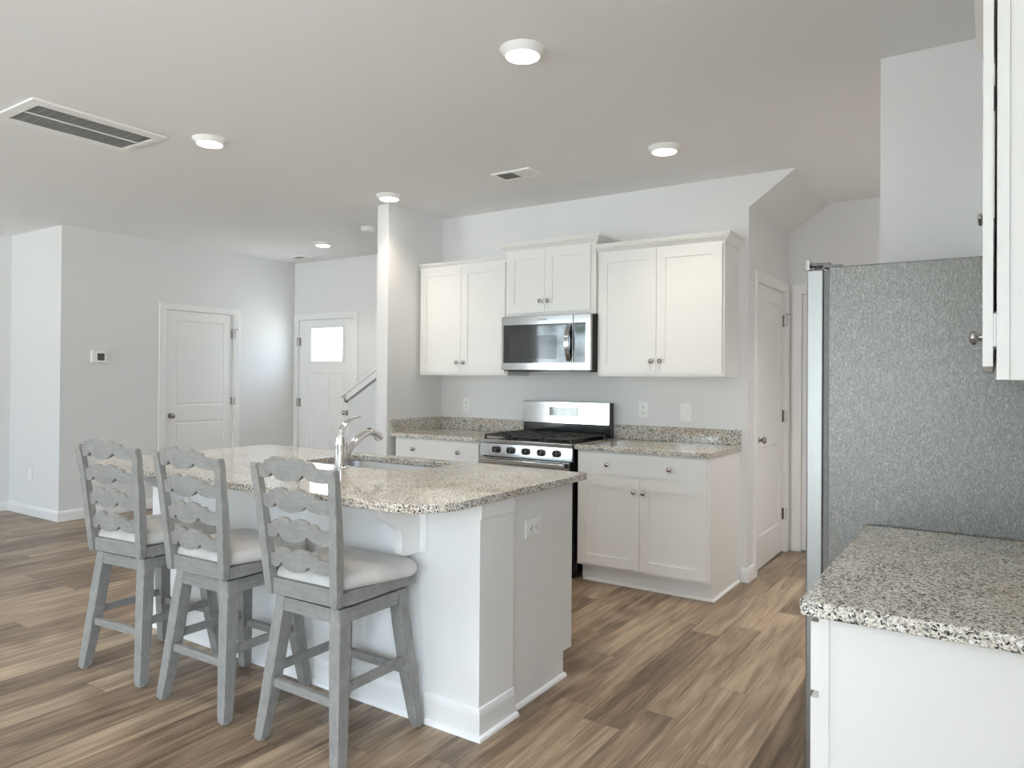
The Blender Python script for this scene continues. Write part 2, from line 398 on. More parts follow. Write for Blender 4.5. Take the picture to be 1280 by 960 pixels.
struct('wall_return', box(RX, HX - .14, RY, RY + .14, 0, H), WALL, 'bright window-lit return wall at far left', 'wall')
struct('wall_left', box(RX - .15, RX, YB, RY + .14, 0, H), WALL, 'far left wall at the picture edge', 'wall')
# stair underside sloping above the alcove
bm = bmesh.new(); add_prism(bm, [(0, 2.515), (0, H), (.30, H)], 'y', 0, AY)
struct('ceiling_slope', bm, WALL, 'sloped stair underside above the alcove', 'ceiling')
# stair knee wall with its cap
bm = bmesh.new(); add_prism(bm, [(-3.786, 0), (XS0, 0), (XS0, 1.11 + .566 * 1.031), (-3.786, 1.11)], 'y', 0, .12)
struct('wall_stair', bm, WALL, 'low sloped stair wall in front of the front door', 'wall')
bm = bmesh.new()
zt = lambda x: 1.178 + .566 * (x + 3.857)
add_prism(bm, [(-3.857, zt(-3.857) - .026), (XS0, zt(XS0) - .026), (XS0, zt(XS0)), (-3.857, zt(-3.857))], 'y', -.035, .155)
add_prism(bm, [(-3.80, zt(-3.80) - .085), (XS0, zt(XS0) - .085), (XS0, zt(XS0) - .026), (-3.80, zt(-3.80) - .026)], 'y', -.016, .136)
struct('trim_1', bm, TRIM, 'white sloped cap board on the stair wall', 'trim')

# wall behind the camera with its windows
WINS = [(-6.04, -4.40, .06, 2.42), (-3.5, -2.6, .75, 2.1), (-.35, .42, .06, 2.05)]  # outer two follow reflections; the middle one is invented to supply daylight
bm = bmesh.new(); xs = [RX] + [v for w in WINS for v in w[:2]] + [XR]
for i in range(0, len(xs), 2): add_box(bm, xs[i], xs[i + 1], YB - .15, YB, 0, H)
for x0, x1, z0, z1 in WINS:
    add_box(bm, x0, x1, YB - .15, YB, 0, z0); add_box(bm, x0, x1, YB - .15, YB, z1, H)
struct('wall_behind', bm, WALL, 'wall behind the camera with three windows', 'wall')
for i, (x0, x1, z0, z1) in enumerate(WINS):
    w = thing('window_%d' % (i + 1), ('white patio window', 'invented white double window', 'white glazed garden door')[i] + ' in the wall behind the camera', 'window', ((x0 + x1) / 2, YB, z0), kind='structure')
    bm = bmesh.new(); t = .05; xm = (x0 + x1) / 2
    add_box(bm, x0, x0 + t, YB - .11, YB - .04, z0, z1); add_box(bm, x1 - t, x1, YB - .11, YB - .04, z0, z1)
    add_box(bm, x0 + t, x1 - t, YB - .11, YB - .04, z0, z0 + t); add_box(bm, x0 + t, x1 - t, YB - .11, YB - .04, z1 - t, z1)
    add_box(bm, xm - t / 2, xm + t / 2, YB - .11, YB - .04, z0 + t, z1 - t)
    if i: add_box(bm, x0 + t, x1 - t, YB - .10, YB - .05, (z0 + z1) / 2 - .02, (z0 + z1) / 2 + .02)
    obj('window_frame', bm, TRIM, w)
    obj('glass_pane', box(x0 + t, x1 - t, YB - .078, YB - .072, z0 + t, z1 - t), GLASS, w)
    bm = bmesh.new(); c = .075
    add_box(bm, x0 - c, x0, YB, YB + .016, z0 - c, z1 + c); add_box(bm, x1, x1 + c, YB, YB + .016, z0 - c, z1 + c)
    add_box(bm, x0, x1, YB, YB + .016, z1, z1 + c); add_box(bm, x0, x1, YB, YB + .016, max(0, z0 - c), z0)
    obj('casing', bm, TRIM, w)
    portal('daylight_portal', ((x0 + x1) / 2, YB - .2, (z0 + z1) / 2), (PI / 2, 0, PI), x1 - x0, z1 - z0)

w = thing('window_4', 'added white fill-light window in the right wall behind the camera', 'window', (XR, (FILL_WIN[0] + FILL_WIN[1]) / 2, FILL_WIN[2]), kind='structure')  # unseen window added to brighten the island end and base cabinets
y0, y1, z0, z1 = FILL_WIN; t = .05; ym = (y0 + y1) / 2; xa, xb = XR + .04, XR + .11
bm = box(xa, xb, y0, y0 + t, z0, z1); add_box(bm, xa, xb, y1 - t, y1, z0, z1); add_box(bm, xa, xb, ym - t / 2, ym + t / 2, z0, z1)
add_box(bm, xa, xb, y0 + t, ym - t / 2, z0, z0 + t); add_box(bm, xa, xb, ym + t / 2, y1 - t, z0, z0 + t); add_box(bm, xa, xb, y0 + t, ym - t / 2, z1 - t, z1); add_box(bm, xa, xb, ym + t / 2, y1 - t, z1 - t, z1)
obj('window_frame', bm, TRIM, w); obj('glass_pane', box(XR + .072, XR + .078, y0 + t, y1 - t, z0 + t, z1 - t), GLASS, w)
c = .075; bm = box(XR - .016, XR, y0 - c, y0, z0 - c, z1 + c); add_box(bm, XR - .016, XR, y1, y1 + c, z0 - c, z1 + c); add_box(bm, XR - .016, XR, y0, y1, z1, z1 + c); add_box(bm, XR - .016, XR, y0, y1, z0 - c, z0)
obj('casing', bm, TRIM, w)
portal('daylight_portal', (XR + .2, ym, (z0 + z1) / 2), (PI / 2, 0, PI / 2), y1 - y0, z1 - z0)

# baseboards
BASEP = [(0, 0), (.014, 0), (.014, .068), (.010, .076), (.010, .084), (.005, .093), (0, .095)]
def base(name, path, side, label):
    bm = bmesh.new(); add_sweep(bm, path, BASEP, 0, side); struct(name, bm, TRIM, label, 'baseboard')
base('baseboard_left', [(RX, YB), (RX, RY), (HX, RY), (HX, -.73)], 1, 'white baseboard wrapping the far left walls')
base('baseboard_hall', [(HX, .23), (HX, FY - .016)], 1, 'white baseboard right of the hall door')
base('baseboard_front', [(-4.67, FY), (-3.0, FY)], 1, 'white baseboard right of the front door')
base('baseboard_stub', [(XS0, .0), (XS0, -.68), (XL - .001, -.68)], -1, 'white baseboard around the stub wall end')
base('baseboard_back', [(-.038, 0), (0, 0), (0, .148)], 1, 'white baseboard at the kitchen wall corner')
base('baseboard_right', [(XR, YB), (XR, -3.4)], -1, 'white baseboard along the right wall')

# ------------------------------------------------------------------ doors
def knob_lathe(bm, org, axis, s=1.0):
    return add_lathe(bm, [(.031 * s, 0), (.033 * s, .004 * s), (.030 * s, .009 * s), (.014 * s, .013 * s), (.011 * s, .03 * s), (.016 * s, .036 * s), (.026 * s, .045 * s), (.028 * s, .055 * s), (.024 * s, .064 * s), (.012 * s, .069 * s), (.0, .07 * s)], org, axis)
CASP = [(0, 0), (.075, 0), (.075, .012), (.062, .017), (.03, .017), (.012, .013), (0, .010)]
def casing(W, Hh, c=.072):
    """mitred moulding around an opening 0..W, front facing -y"""
    bm = bmesh.new(); prof = [(0.0, 0), (c, 0), (c, .014), (c * .85, .018), (c * .5, .017), (c * .18, .012), (0., .010)]
    pts = [(0, 0, -1, 0), (0, Hh, -1, 1), (W, Hh, 1, 1), (W, 0, 1, 0)]
    rings = [[(x + sx * o, -d, z + sz * o) for o, d in prof] for x, z, sx, sz in pts]
    add_loft(bm, rings); return bm
def two_panel_door(name, label, M_, W, Hh, hinge_right=True, stop=True):
    d = thing(name, label, 'door', M_ @ Vector((W / 2, 0, 0)), kind='structure')
    st = .115
    rects = [(st, W - st, .225, .86), (st, W - st, 1.02, Hh - .115)]
    sl = relief(W - .006, Hh - .013, .035, rects, [(.012, -.008), (.022, 0.), (.012, .005)])
    obj('door_slab', sl, TRIM, d, M_ @ Matrix.Translation((.003, .052, .010)), smooth=12)
    bm = box(-.018, 0, 0, .12, 0, Hh + .018); add_box(bm, W, W + .018, 0, .12, 0, Hh + .018); add_box(bm, 0, W, 0, .12, Hh, Hh + .018)
    add_box(bm, 0, .012, .0525, .066, 0, Hh); add_box(bm, W - .012, W, .0525, .066, 0, Hh); add_box(bm, .012, W - .012, .0525, .066, Hh - .012, Hh)
    obj('door_jamb', bm, TRIM, d, M_)
    obj('light_block_sill', box(0, W, .018, .12, 0, .009), GREYPL, d, M_)  # strip added to block sky light leaking under the slab
    obj('casing', casing(W, Hh), TRIM, d, M_)
    kx = .07 if hinge_right else W - .07
    k = obj('door_knob', knob_lathe(bmesh.new(), (kx, .017, .93), (0, -1, 0), .92), NICKEL, d, M_)
    hx = W if hinge_right else 0
    for z in (.30, 1.07, 1.82):
        bm = bmesh.new(); add_lathe(bm, [(.006, 0), (.007, .002), (.007, .088), (.006, .09)], (hx + (.002 if hinge_right else -.002), .010, z - .045), (0, 0, 1), 10)
        s_ = -1 if hinge_right else 1
        add_box(bm, hx, hx + s_ * .028, .0145, .0168, z - .045, z + .045); add_box(bm, hx, hx - s_ * .010, -.0135, -.0105, z - .045, z + .045)
        h = obj('hinge', bm, NICKEL, d, M_)
        if stop and z > 1.5:
            bm = bmesh.new(); add_tube(bm, [(hx + s_ * .05, -.012, z + .055), (hx, -.002, z + .055), (hx - s_ * .035, -.028, z + .055)], .0045, 8)
            obj('door_stop', bm, NICKEL, h, M_)
    return d
two_panel_door('door_1', 'white two-panel door in the far hall wall beside the thermostat', at(HX, -.655, 0, 90), .81, 2.04)
two_panel_door('door_2', 'white two-panel closet door in the short alcove wall', at(0, .225, 0, 90), .82, 2.04)
two_panel_door('door_3', 'white door in the alcove back wall half hidden behind the refrigerator', at(.105, AY, 0, 0), .825, 2.04, True, False)
# front door with its little window
def front_door():
    W, Hh = .95, 2.035; M_ = at(-5.70, FY, 0, 0)
    d = thing('door_4', 'white front door with one square bright window and deadbolt', 'door', M_ @ Vector((W / 2, 0, 0)), kind='structure')
    hole = (.215, .76, 1.52, 1.925)
    rects = [(.16, .455, .25, 1.385), (.515, .80, .25, 1.385)]
    obj('door_slab', relief(W - .006, Hh - .013, .044, rects, [(.010, -.006), (.02, 0)], [hole]), TRIM, d, M_ @ Matrix.Translation((.003, .060, .010)), smooth=12)
    g = obj('glass_pane', box(hole[0] + .004, hole[1] - .002, .03, .045, hole[2] + .011, hole[3] + .009), GLASS, d, M_)
    bm = bmesh.new(); x0, x1, z0, z1 = hole[0] + .003, hole[1] + .003, hole[2] + .01, hole[3] + .01; t = .022
    for a in ((x0 - t, x0 + .008, z0 - t, z1 + t), (x1 - .008, x1 + t, z0 - t, z1 + t), (x0 + .008, x1 - .008, z1 - .008, z1 + t), (x0 + .008, x1 - .008, z0 - t, z0 + .008)):
        add_box(bm, a[0], a[1], .004, .0155, a[2], a[3], .002)
    obj('window_frame', bm, TRIM, d, M_)
    bm = box(-.018, 0, 0, .14, 0, Hh + .018); add_box(bm, W, W + .018, 0, .14, 0, Hh + .018); add_box(bm, 0, W, 0, .14, Hh, Hh + .018)
    add_box(bm, 0, .012, .0605, .08, 0, Hh); add_box(bm, W - .012, W, .0605, .08, 0, Hh); add_box(bm, .012, W - .012, .0605, .08, Hh - .012, Hh)
    obj('door_jamb', bm, TRIM, d, M_); obj('casing', casing(W, Hh), TRIM, d, M_)
    obj('light_block_sill', box(0, W, .016, .14, 0, .009), GREYPL, d, M_)  # same added strip, keeps outside light from showing below the door
    obj('door_knob', knob_lathe(bmesh.new(), (W - .118, .016, .935), (0, -1, 0)), NICKEL, d, M_)
    bm = add_lathe(bmesh.new(), [(.033, 0), (.033, .012), (.028, .016), (.0, .017)], (W - .118, .016, 1.083), (0, -1, 0)); add_box(bm, W - .124, W - .112, -.03, 0, 1.063, 1.103, .003)
    obj('deadbolt', bm, NICKEL, d, M_)
    for z in (.28, 1.035, 1.775):
        bm = bmesh.new(); add_lathe(bm, [(.007, 0), (.007, .1)], (-.002, .012, z - .05), (0, 0, 1), 10); add_box(bm, 0, .03, .0125, .0158, z - .05, z + .05); add_box(bm, -.014, 0, -.014, -.010, z - .05, z + .05)
        obj('hinge', bm, NICKEL, d, M_)
    portal('daylight_portal', (-5.70 + .4875, FY + .3, 1.73), (PI / 2, 0, 0), .56, .42)
front_door()

# ------------------------------------------------------------------ cabinets
SHAKER = [(.0015, -.007)]
def cab_knob(parent, p, axis, xf=None):
    bm = add_lathe(bmesh.new(), [(.007, 0), (.0065, .010), (.0085, .013), (.0145, .017), (.0155, .021), (.0145, .025), (.009, .0285), (0, .0295)], p, axis, 20)
    return obj('knob', bm, NICKEL, parent, xf)
def shaker(parent, x0, x1, z0, z1, yface, knob=None, st=.064, name='door', xf=None, rail=None, T=.019, knobs=None):
    W, Hh = x1 - x0, z1 - z0; rl = rail or st
    rects = [(st, W - st, rl, Hh - rl)] if st else []
    X = Matrix.Translation((x0, yface, z0)); X = xf @ X if xf is not None else X
    bm = relief(W, Hh, T, rects, SHAKER)
    d = obj(name, bm, CAB, parent, X, smooth=12)
    for k in (knobs or ([knob] if knob else [])): cab_knob(d, (k[0], yface - T, k[1]), (0, -1, 0), xf)
    return d
def face_frame(x0, x1, z0, z1, y, st=.04, T=.019, mids=(), zm=()):
    bm = box(x0, x0 + st, y, y + T, z0, z1); add_box(bm, x1 - st, x1, y, y + T, z0, z1)
    for z in [z0, z1 - st] + [q - st / 2 for q in zm]: add_box(bm, x0 + st, x1 - st, y, y + T, z, z + st)
    return bm
SHOE = [(0, 0), (.014, 0), (.013, .008), (.008, .013), (0, .016)]
def base_cabinet(label, x0, x1, drawer_knobs, open_side):
    t = thing('base_cabinet', label, 'cabinet', ((x0 + x1) / 2, -.305, 0))
    bm = bmesh.new(); Y = -.591
    add_prism(bm, [(0, 0), (-.535, 0), (-.535, .114), (Y, .114), (Y, .882), (0, .882)], 'x', x1 - .018, x1)
    add_prism(bm, [(0, 0), (-.535, 0), (-.535, .114), (Y, .114), (Y, .882), (0, .882)], 'x', x0, x0 + .018)
    add_box(bm, x0 + .018, x1 - .018, Y, 0, .114, .132); add_box(bm, x0 + .018, x1 - .018, -.012, 0, .132, .882); add_box(bm, x0 + .018, x1 - .018, Y, -.012, .85, .866)
    obj('carcass', bm, CAB, t)
    obj('face_frame', face_frame(x0, x1, .114, .880, -.61, zm=(.72,)), CAB, t)
    bm = box(x0 + .019, x1, -.548, -.536, .001, .112); add_sweep(bm, [(x0 + .019, -.548), (x1, -.548), (x1, -.015)] if open_side else [(x0 + .019, -.548), (x1, -.548)], SHOE, 0, 1)
    obj('toe_kick', bm, CAB, t)
    a, b_ = x0 + .018, x1 - .018; m = (a + b_) / 2
    d = shaker(t, a, b_, .731, .868, -.61, st=None, name='drawer_front', knobs=[(k, .795) for k in drawer_knobs])
    shaker(t, a, m - .0015, .132, .713, -.61, (m - .032, .632)); shaker(t, m + .0015, b_, .132, .713, -.61, (m + .032, .632))
    return t
base_cabinet('white base cabinet right of the range under the granite counter', -.957, -.054, (-.727, -.303), True)
base_cabinet('white base cabinet left of the range in the corner', -2.603, -1.752, (-2.40, -1.955), False)
def upper_cabinet(label, x0, x1, z0, z1, ztop, doorz, xm, depth, crown_path, dx0, dx1, crown):
    t = thing('upper_cabinet', label, 'cabinet', ((x0 + x1) / 2, -depth / 2, z0))
    Y = -depth + .019
    bm = box(x0, x0 + .016, Y, 0, z0, z1); add_box(bm, x1 - .016, x1, Y, 0, z0, z1)
    add_box(bm, x0 + .016, x1 - .016, Y, 0, z0 + .012, z0 + .028); add_box(bm, x0 + .016, x1 - .016, Y, 0, z1 - .016, z1); add_box(bm, x0 + .016, x1 - .016, -.01, 0, z0 + .028, z1 - .016)
    obj('carcass', bm, CAB, t); obj('face_frame', face_frame(x0, x1, z0, z1, -depth), CAB, t)
    kz = doorz[0] + .082
    shaker(t, dx0, xm - .0015, doorz[0], doorz[1], -depth, (xm - .032, kz)); shaker(t, xm + .0015, dx1, doorz[0], doorz[1], -depth, (xm + .032, kz))
    bm = bmesh.new(); h = ztop - z1 + .012; c = crown
    prof = [(0, 0), (.006, 0), (.006, .012), (c * .35, .018), (c * .55, h * .42), (c * .85, h * .6), (c * .85, h * .72), (c, h * .76), (c, h), (0, h)]
    add_sweep(bm, crown_path, prof, z1 - .012, 1); obj('crown_molding', bm, CAB, t)
    return t
upper_cabinet('white upper cabinet right of the microwave with two tall doors', -.971, -.066, 1.372, 2.246, 2.30, (1.393, 2.232), -.524, .305, [(-.971, -.305), (-.066, -.305), (-.066, 0)], -.953, -.079, .045)
upper_cabinet('white upper cabinet left of the microwave beside the stub wall', -2.618, -1.739, 1.372, 2.258, 2.292, (1.393, 2.247), -2.179, .305, [(-2.618, -.305), (-1.739, -.305)], -2.603, -1.755, .024)
upper_cabinet('short raised white upper cabinet above the microwave', -1.735, -.975, 1.815, 2.318, 2.375, (1.842, 2.308), -1.385, .33, [(-1.735, 0), (-1.735, -.33), (-.975, -.33), (-.975, 0)], -1.715, -1.012, .045)

# countertops
def worktop(label, x0, x1, ysp, extra):
    o = slab_from_outline(rounded(x0, x1, -.645, 0, (.006,) * 4), [], .882, .914, .004)
    t = obj('granite_countertop', o, GRANITE); tag(t, label, 'countertop')
    for e in extra: obj('backsplash', box(*e, bev=.002), GRANITE, t)
    return t
worktop('granite countertop with backsplash right of the range', -.972, -.040, 0, [(-.972, -.042, -.02, 0, .9145, 1.016)])
worktop('granite countertop with corner backsplash left of the range', XL, -1.737, 0, [(XL + .021, -1.737, -.02, 0, .9145, 1.016), (XL, XL + .02, -.643, 0, .9145, 1.016)])

# ------------------------------------------------------------------ range
def gas_range():
    x0, x1 = -1.7335, -.9765; t = thing('gas_range', 'stainless steel gas range with five black knobs under the microwave', 'range', ((x0 + x1) / 2, -.33, 0))
    b = box(x0, x1, -.625, -.012, .045, .885, .003)
    obj('body', b, ENAMEL, t)
    for x in (x0 + .05, x1 - .05):
        for y in (-.57, -.07): obj('foot', add_lathe(bmesh.new(), [(.02, 0), (.02, .01), (.012, .014), (.012, .047)], (x, y, 0), seg=14), ENAMEL, t)
    # cooktop with rolled steel front lip
    obj('cooktop', box(x0, x1, -.66, -.085, .886, .914, .004), STEEL, t)
    obj('burner_well', box(x0 + .012, x1 - .012, -.645, -.10, .9145, .917, .001), ENAMEL, t)
    bm = bmesh.new(); add_prism(bm, [(-.626, .795), (-.664, .797), (-.655, .884), (-.626, .884)], 'x', x0, x1)
    cp = obj('control_panel', bm, STEEL, t)
    for x in (-1.59, -1.466, -1.341, -1.217, -1.094):
        ax = Vector((0, -1, .10)).normalized(); p = Vector((x, -.659, .843))
        bm = add_lathe(bmesh.new(), [(.025, 0), (.025, .005), (.0225, .009), (.021, .030), (.019, .033), (0, .034)], p, ax, 24)
        k = obj('knob', bm, KNOBM, t)
        bm = box(-.005, .005, -.012, 0, -.0215, .0215, .002); bm.transform(Matrix.Translation(p + ax * .0335))
        obj('knob_grip', bm, SLOT, k)
    # oven door
    dr = obj('oven_door', box(x0 + .006, x1 - .016, -.664, -.627, .235, .788, .003), ENAMEL, t)
    bm = box(x0 + .006, x1 - .016, -.6665, -.664, .70, .788, .001)
    obj('door_trim', bm, STEEL, dr)
    obj('oven_window', box(x0 + .05, x1 - .06, -.6668, -.664, .27, .69, .001), BLACKG, dr)
    bm = box(x0 + .028, x1 - .036, -.712, -.690, .748, .781, .007, 3)
    for x in (x0 + .05, x1 - .075): add_box(bm, x, x + .02, -.693, -.6668, .752, .777, .002)
    obj('oven_handle', bm, STEEL, dr)
    obj('storage_drawer', box(x0 + .006, x1 - .016, -.662, -.627, .058, .222, .003), STEEL, t)
    # backguard
    bm = box(x0, x1, -.078, -.022, .9145, 1.175, .003); bg = obj('backguard', bm, ENAMEL, t)
    bm = bmesh.new(); add_prism(bm, [(-.079, 1.008), (-.090, 1.012), (-.086, 1.172), (-.079, 1.176)], 'x', x0, x1 - .006); obj('backguard_panel', bm, STEEL, bg)
    obj('display', box(-1.49, -1.243, -.0935, -.088, 1.066, 1.132, .001), SCREENR, bg)
    # burners and grates
    for x, y, r in ((-1.56, -.50, .05), (-1.56, -.24, .04), (-1.15, -.50, .045), (-1.15, -.24, .05), (-1.355, -.37, .055)):
        bm = add_lathe(bmesh.new(), [(r, 0), (r, .006), (r * .8, .008), (r * .78, .016), (r * .7, .019), (0, .019)], (x, y, .917), seg=24); obj('burner', bm, IRON, t)
    for gx0, gx1 in ((x0 + .02, -1.492), (-1.484, -1.226), (-1.218, x1 - .02)):
        bm = bmesh.new(); y0, y1, z = -.635, -.115, .934
        for y in (y0, y1 - .012, -.38): add_box(bm, gx0, gx1, y, y + .012, z, z + .013, .002)
        for x in (gx0, gx1 - .012, (gx0 + gx1) / 2 - .006): add_box(bm, x, x + .012, y0, y1, z + .001, z + .014, .002)
        for y in (-.51, -.25): add_box(bm, gx0, gx1, y, y + .010, z + .002, z + .0145, .002)
        for x in (gx0, gx1 - .014):
            for y in (y0, y1 - .014): add_box(bm, x, x + .014, y, y + .014, .917, z + .005)
        obj('grate', bm, IRON, t)
SCREENR = tinted('range_display_glass', (.16, .17, .17), .1, 20, .06, .3)
gas_range()

# ------------------------------------------------------------------ microwave
def microwave():
    x0, x1, z0, z1 = -1.733, -.977, 1.408, 1.813; t = thing('microwave', 'stainless over-range microwave with black window and bowed handle', 'microwave', ((x0 + x1) / 2, -.2, z0))
    obj('body', box(x0, x1, -.365, -.002, z0, z1 - .0005, .003), ENAMEL, t)
    xd = -1.117
    d = obj('door', box(x0, xd - .001, -.40, -.366, z0 + .006, z1 - .001, .004), STEEL, t)
    obj('window_glass', box(x0 + .020, xd - .006, -.4025, -.399, 1.466, 1.750, .001), BLACKG, d)
    obj('window_screen', box(-1.664, -1.25, -.4032, -.402, 1.495, 1.668, .0004), SCREENG, d)
    p = obj('control_panel', box(xd + .001, x1, -.40, -.366, z0 + .006, z1 - .001, .004), STEEL, t)
    obj('keypad_glass', box(xd + .004, -1.018, -.4025, -.399, 1.466, 1.750, .001), BLACKG, p)
    # bowed vertical handle
    pts = []
    for i in range(17):
        u = i / 16; z = 1.478 + .262 * u; pts.append((u, z))
    bm = bmesh.new(); rings = []
    for u, z in pts:
        bow = .045 * math.sin(PI * u) ** .8; y = -.404 - bow; w = .017
        xx = -1.145
        rings.append([(xx - w, y - .004, z), (xx + w, y - .004, z), (xx + w, y + .007, z), (xx - w, y + .007, z)])
    add_loft(bm, rings)
    for z in (1.478, 1.728): add_box(bm, -1.158, -1.132, -.407, -.4026, z, z + .014)
    obj('handle', bm, STEEL, d)
    obj('vent_grille', box(x0 + .03, x1 - .03, -.35, -.05, z0 - .007, z0 - .0005, .001), ENAMEL, t)
    # faint maker lettering
    cu = bpy.data.curves.new('lettering', 'FONT'); cu.body = 'SAMSUNG'; cu.size = .0185; cu.extrude = .0004; cu.align_x = 'CENTER'
    o = bpy.data.objects.new('lettering', cu); C.objects.link(o)
    me = bpy.data.meshes.new_from_object(o.evaluated_get(bpy.context.evaluated_depsgraph_get())); bpy.data.objects.remove(o); bpy.data.curves.remove(cu)
    bm = bmesh.new(); bm.from_mesh(me); bpy.data.meshes.remove(me)
    obj('lettering', bm, GREYPL, d, Matrix.Translation((-1.372, -.4004, 1.7785)) @ Matrix.Rotation(PI / 2, 4, 'X'))
SCREENG = tinted('microwave_mesh_screen', (.05, .054, .054), .1, 60, .05)
microwave()

# ------------------------------------------------------------------ island
IX0, IX1 = -2.45, -.245; IYF, IYM, IYK = -2.702, -2.47, -1.95
def island():
    t = thing('kitchen_island', 'white kitchen island base with panelled end under the granite top', 'island', ((IX0 + IX1) / 2, -2.3, 0))
    obj('seating_wall', box(IX0, IX1, IYF, IYM, 0, .881, .001), TRIM, t)
    bm = bmesh.new(); x1 = IX1 - .020; ytoe = IYK + .0 - .076
    add_prism(bm, [(IYM, 0), (ytoe, 0), (ytoe, .114), (IYK, .114), (IYK, .881), (IYM, .881)], 'x', x1 - .018, x1)
    obj('end_panel', bm, CAB, t)
    bm = box(IX0 + .04, x1 - .0185, IYK - .55, IYK - .0, .114, .66); bm.free()
    bm = box(IX0 + .04, x1 - .0185, IYM + .001, IYK - .019, .114, .132)
    add_box(bm, IX0 + .02, IX0 + .04, IYM + .001, IYK, .0, .881); add_box(bm, IX0 + .04, x1 - .0185, ytoe - .015, ytoe, 0, .113)
    for xx in (-1.72, -.90): add_box(bm, xx, xx + .018, IYM + .001, IYK - .019, .132, .88)
    obj('cabinet_carcass', bm, CAB, t)
    obj('face_frame', face_frame(IX0 + .04, x1 - .0185, .114, .880, IYK - .019), CAB, t)
    R180 = Matrix.Rotation(PI, 4, 'Z')
    for a, b_ in ((-2.40, -1.72), (-1.71, -1.31), (-1.305, -.90), (-.89, -.29)):
        # doors face the range: mirror into place
        X = Matrix.Translation((b_, IYK, .132)) @ R180
        d = obj('door', relief(b_ - a - .004, .73, .019, [(.064, b_ - a - .068, .064, .666)], SHAKER), CAB, t, X)
        cab_knob(d, (a + .04, IYK + .019, .80), (0, 1, 0))
    BB = [(0, 0), (.013, 0), (.013, .085), (.010, .092), (.010, .102), (.005, .112), (0, .114)]
    bm = bmesh.new(); add_sweep(bm, [(IX0, IYM), (IX0, IYF), (IX1, IYF), (IX1, IYM)], BB, 0, 1); obj('baseboard', bm, TRIM, t)
    bm = bmesh.new(); S2 = [(.013, 0), (.027, 0), (.026, .009), (.021, .015), (.013, .018)]
    add_sweep(bm, [(IX0, IYM), (IX0, IYF), (IX1, IYF), (IX1, IYM + .008)], S2, 0, 1)
    add_sweep(bm, [(x1, IYM + .03), (x1, ytoe + .012)], [(0, 0), (.014, 0), (.013, .009), (.008, .015), (0, .018)], 0, 1)
    obj('shoe_molding', bm, TRIM, t)
    bm = bmesh.new(); add_sweep(bm, [(IX1, IYF), (IX1, IYM)], [(0, 0), (.004, .0), (.006, .006), (.006, .06), (0, .06)], .820, 1); obj('top_trim', bm, TRIM, t)
    prof = [(IYF - .015, .881), (-2.945, .881), (-2.942, .862), (-2.934, .842), (-2.918, .822), (-2.900, .808), (-2.872, .799), (-2.850, .788), (-2.832, .768), (-2.822, .742), (-2.820, .715), (-2.823, .692), (-2.818, .674), (-2.806, .666), (IYF - .015, .664)]
    for xc in (-.549, -2.150):
        bm = bmesh.new(); add_prism(bm, prof, 'x', xc - .02, xc + .02); c = obj('corbel', bm, TRIM, t, smooth=50)
        obj('corbel_plate', box(xc - .052, xc + .052, IYF - .0145, IYF - .0005, .662, .881, .003), TRIM, c)
island()
IT = slab_from_outline(rounded(-2.535, -.220, -3.040, -1.885, (.2, .2, .012, .012), 12), [rounded(-1.655, -.925, -2.365, -1.968, (.07,) * 4, 6)], .882, .914, .004)
tag(obj('granite_countertop', IT, GRANITE), 'large rounded granite island countertop with sink cutout', 'countertop')
def sink():
    t = thing('kitchen_sink', 'undermount stainless steel sink set in the island top', 'sink', (-1.29, -2.165, .66))
    def ring(g, z, r): return [(x, y, z) for x, y in rounded(-1.665 + g, -.915 - g, -2.375 + g, -1.958 - g, (r,) * 4, 6)]
    bm = bmesh.new()
    add_loft(bm, [ring(-.012, .8805, .085), ring(0, .8805, .078), ring(.004, .872, .075), ring(.010, .72, .07), ring(.022, .694, .06), ring(.05, .684, .05), ring(.17, .681, .02)], cap=False)
    bm.faces.new([bm.verts[:][i] for i in range(len(bm.verts) - 28, len(bm.verts))]) if False else None
    bm.verts.ensure_lookup_table(); n = len(ring(0, 0, .05)); last = [bm.verts[i] for i in range(len(bm.verts) - n, len(bm.verts))]; bm.faces.new(last)
    o = obj('basin', bm, SINKST, t)
    md = o.modifiers.new('thickness', 'SOLIDIFY'); md.thickness = .0015
    obj('drain', add_lathe(bmesh.new(), [(.045, 0), (.045, .003), (.034, .004), (.03, .001), (0, .001)], (-1.29, -2.165, .6815)), CHROME, t)
sink()
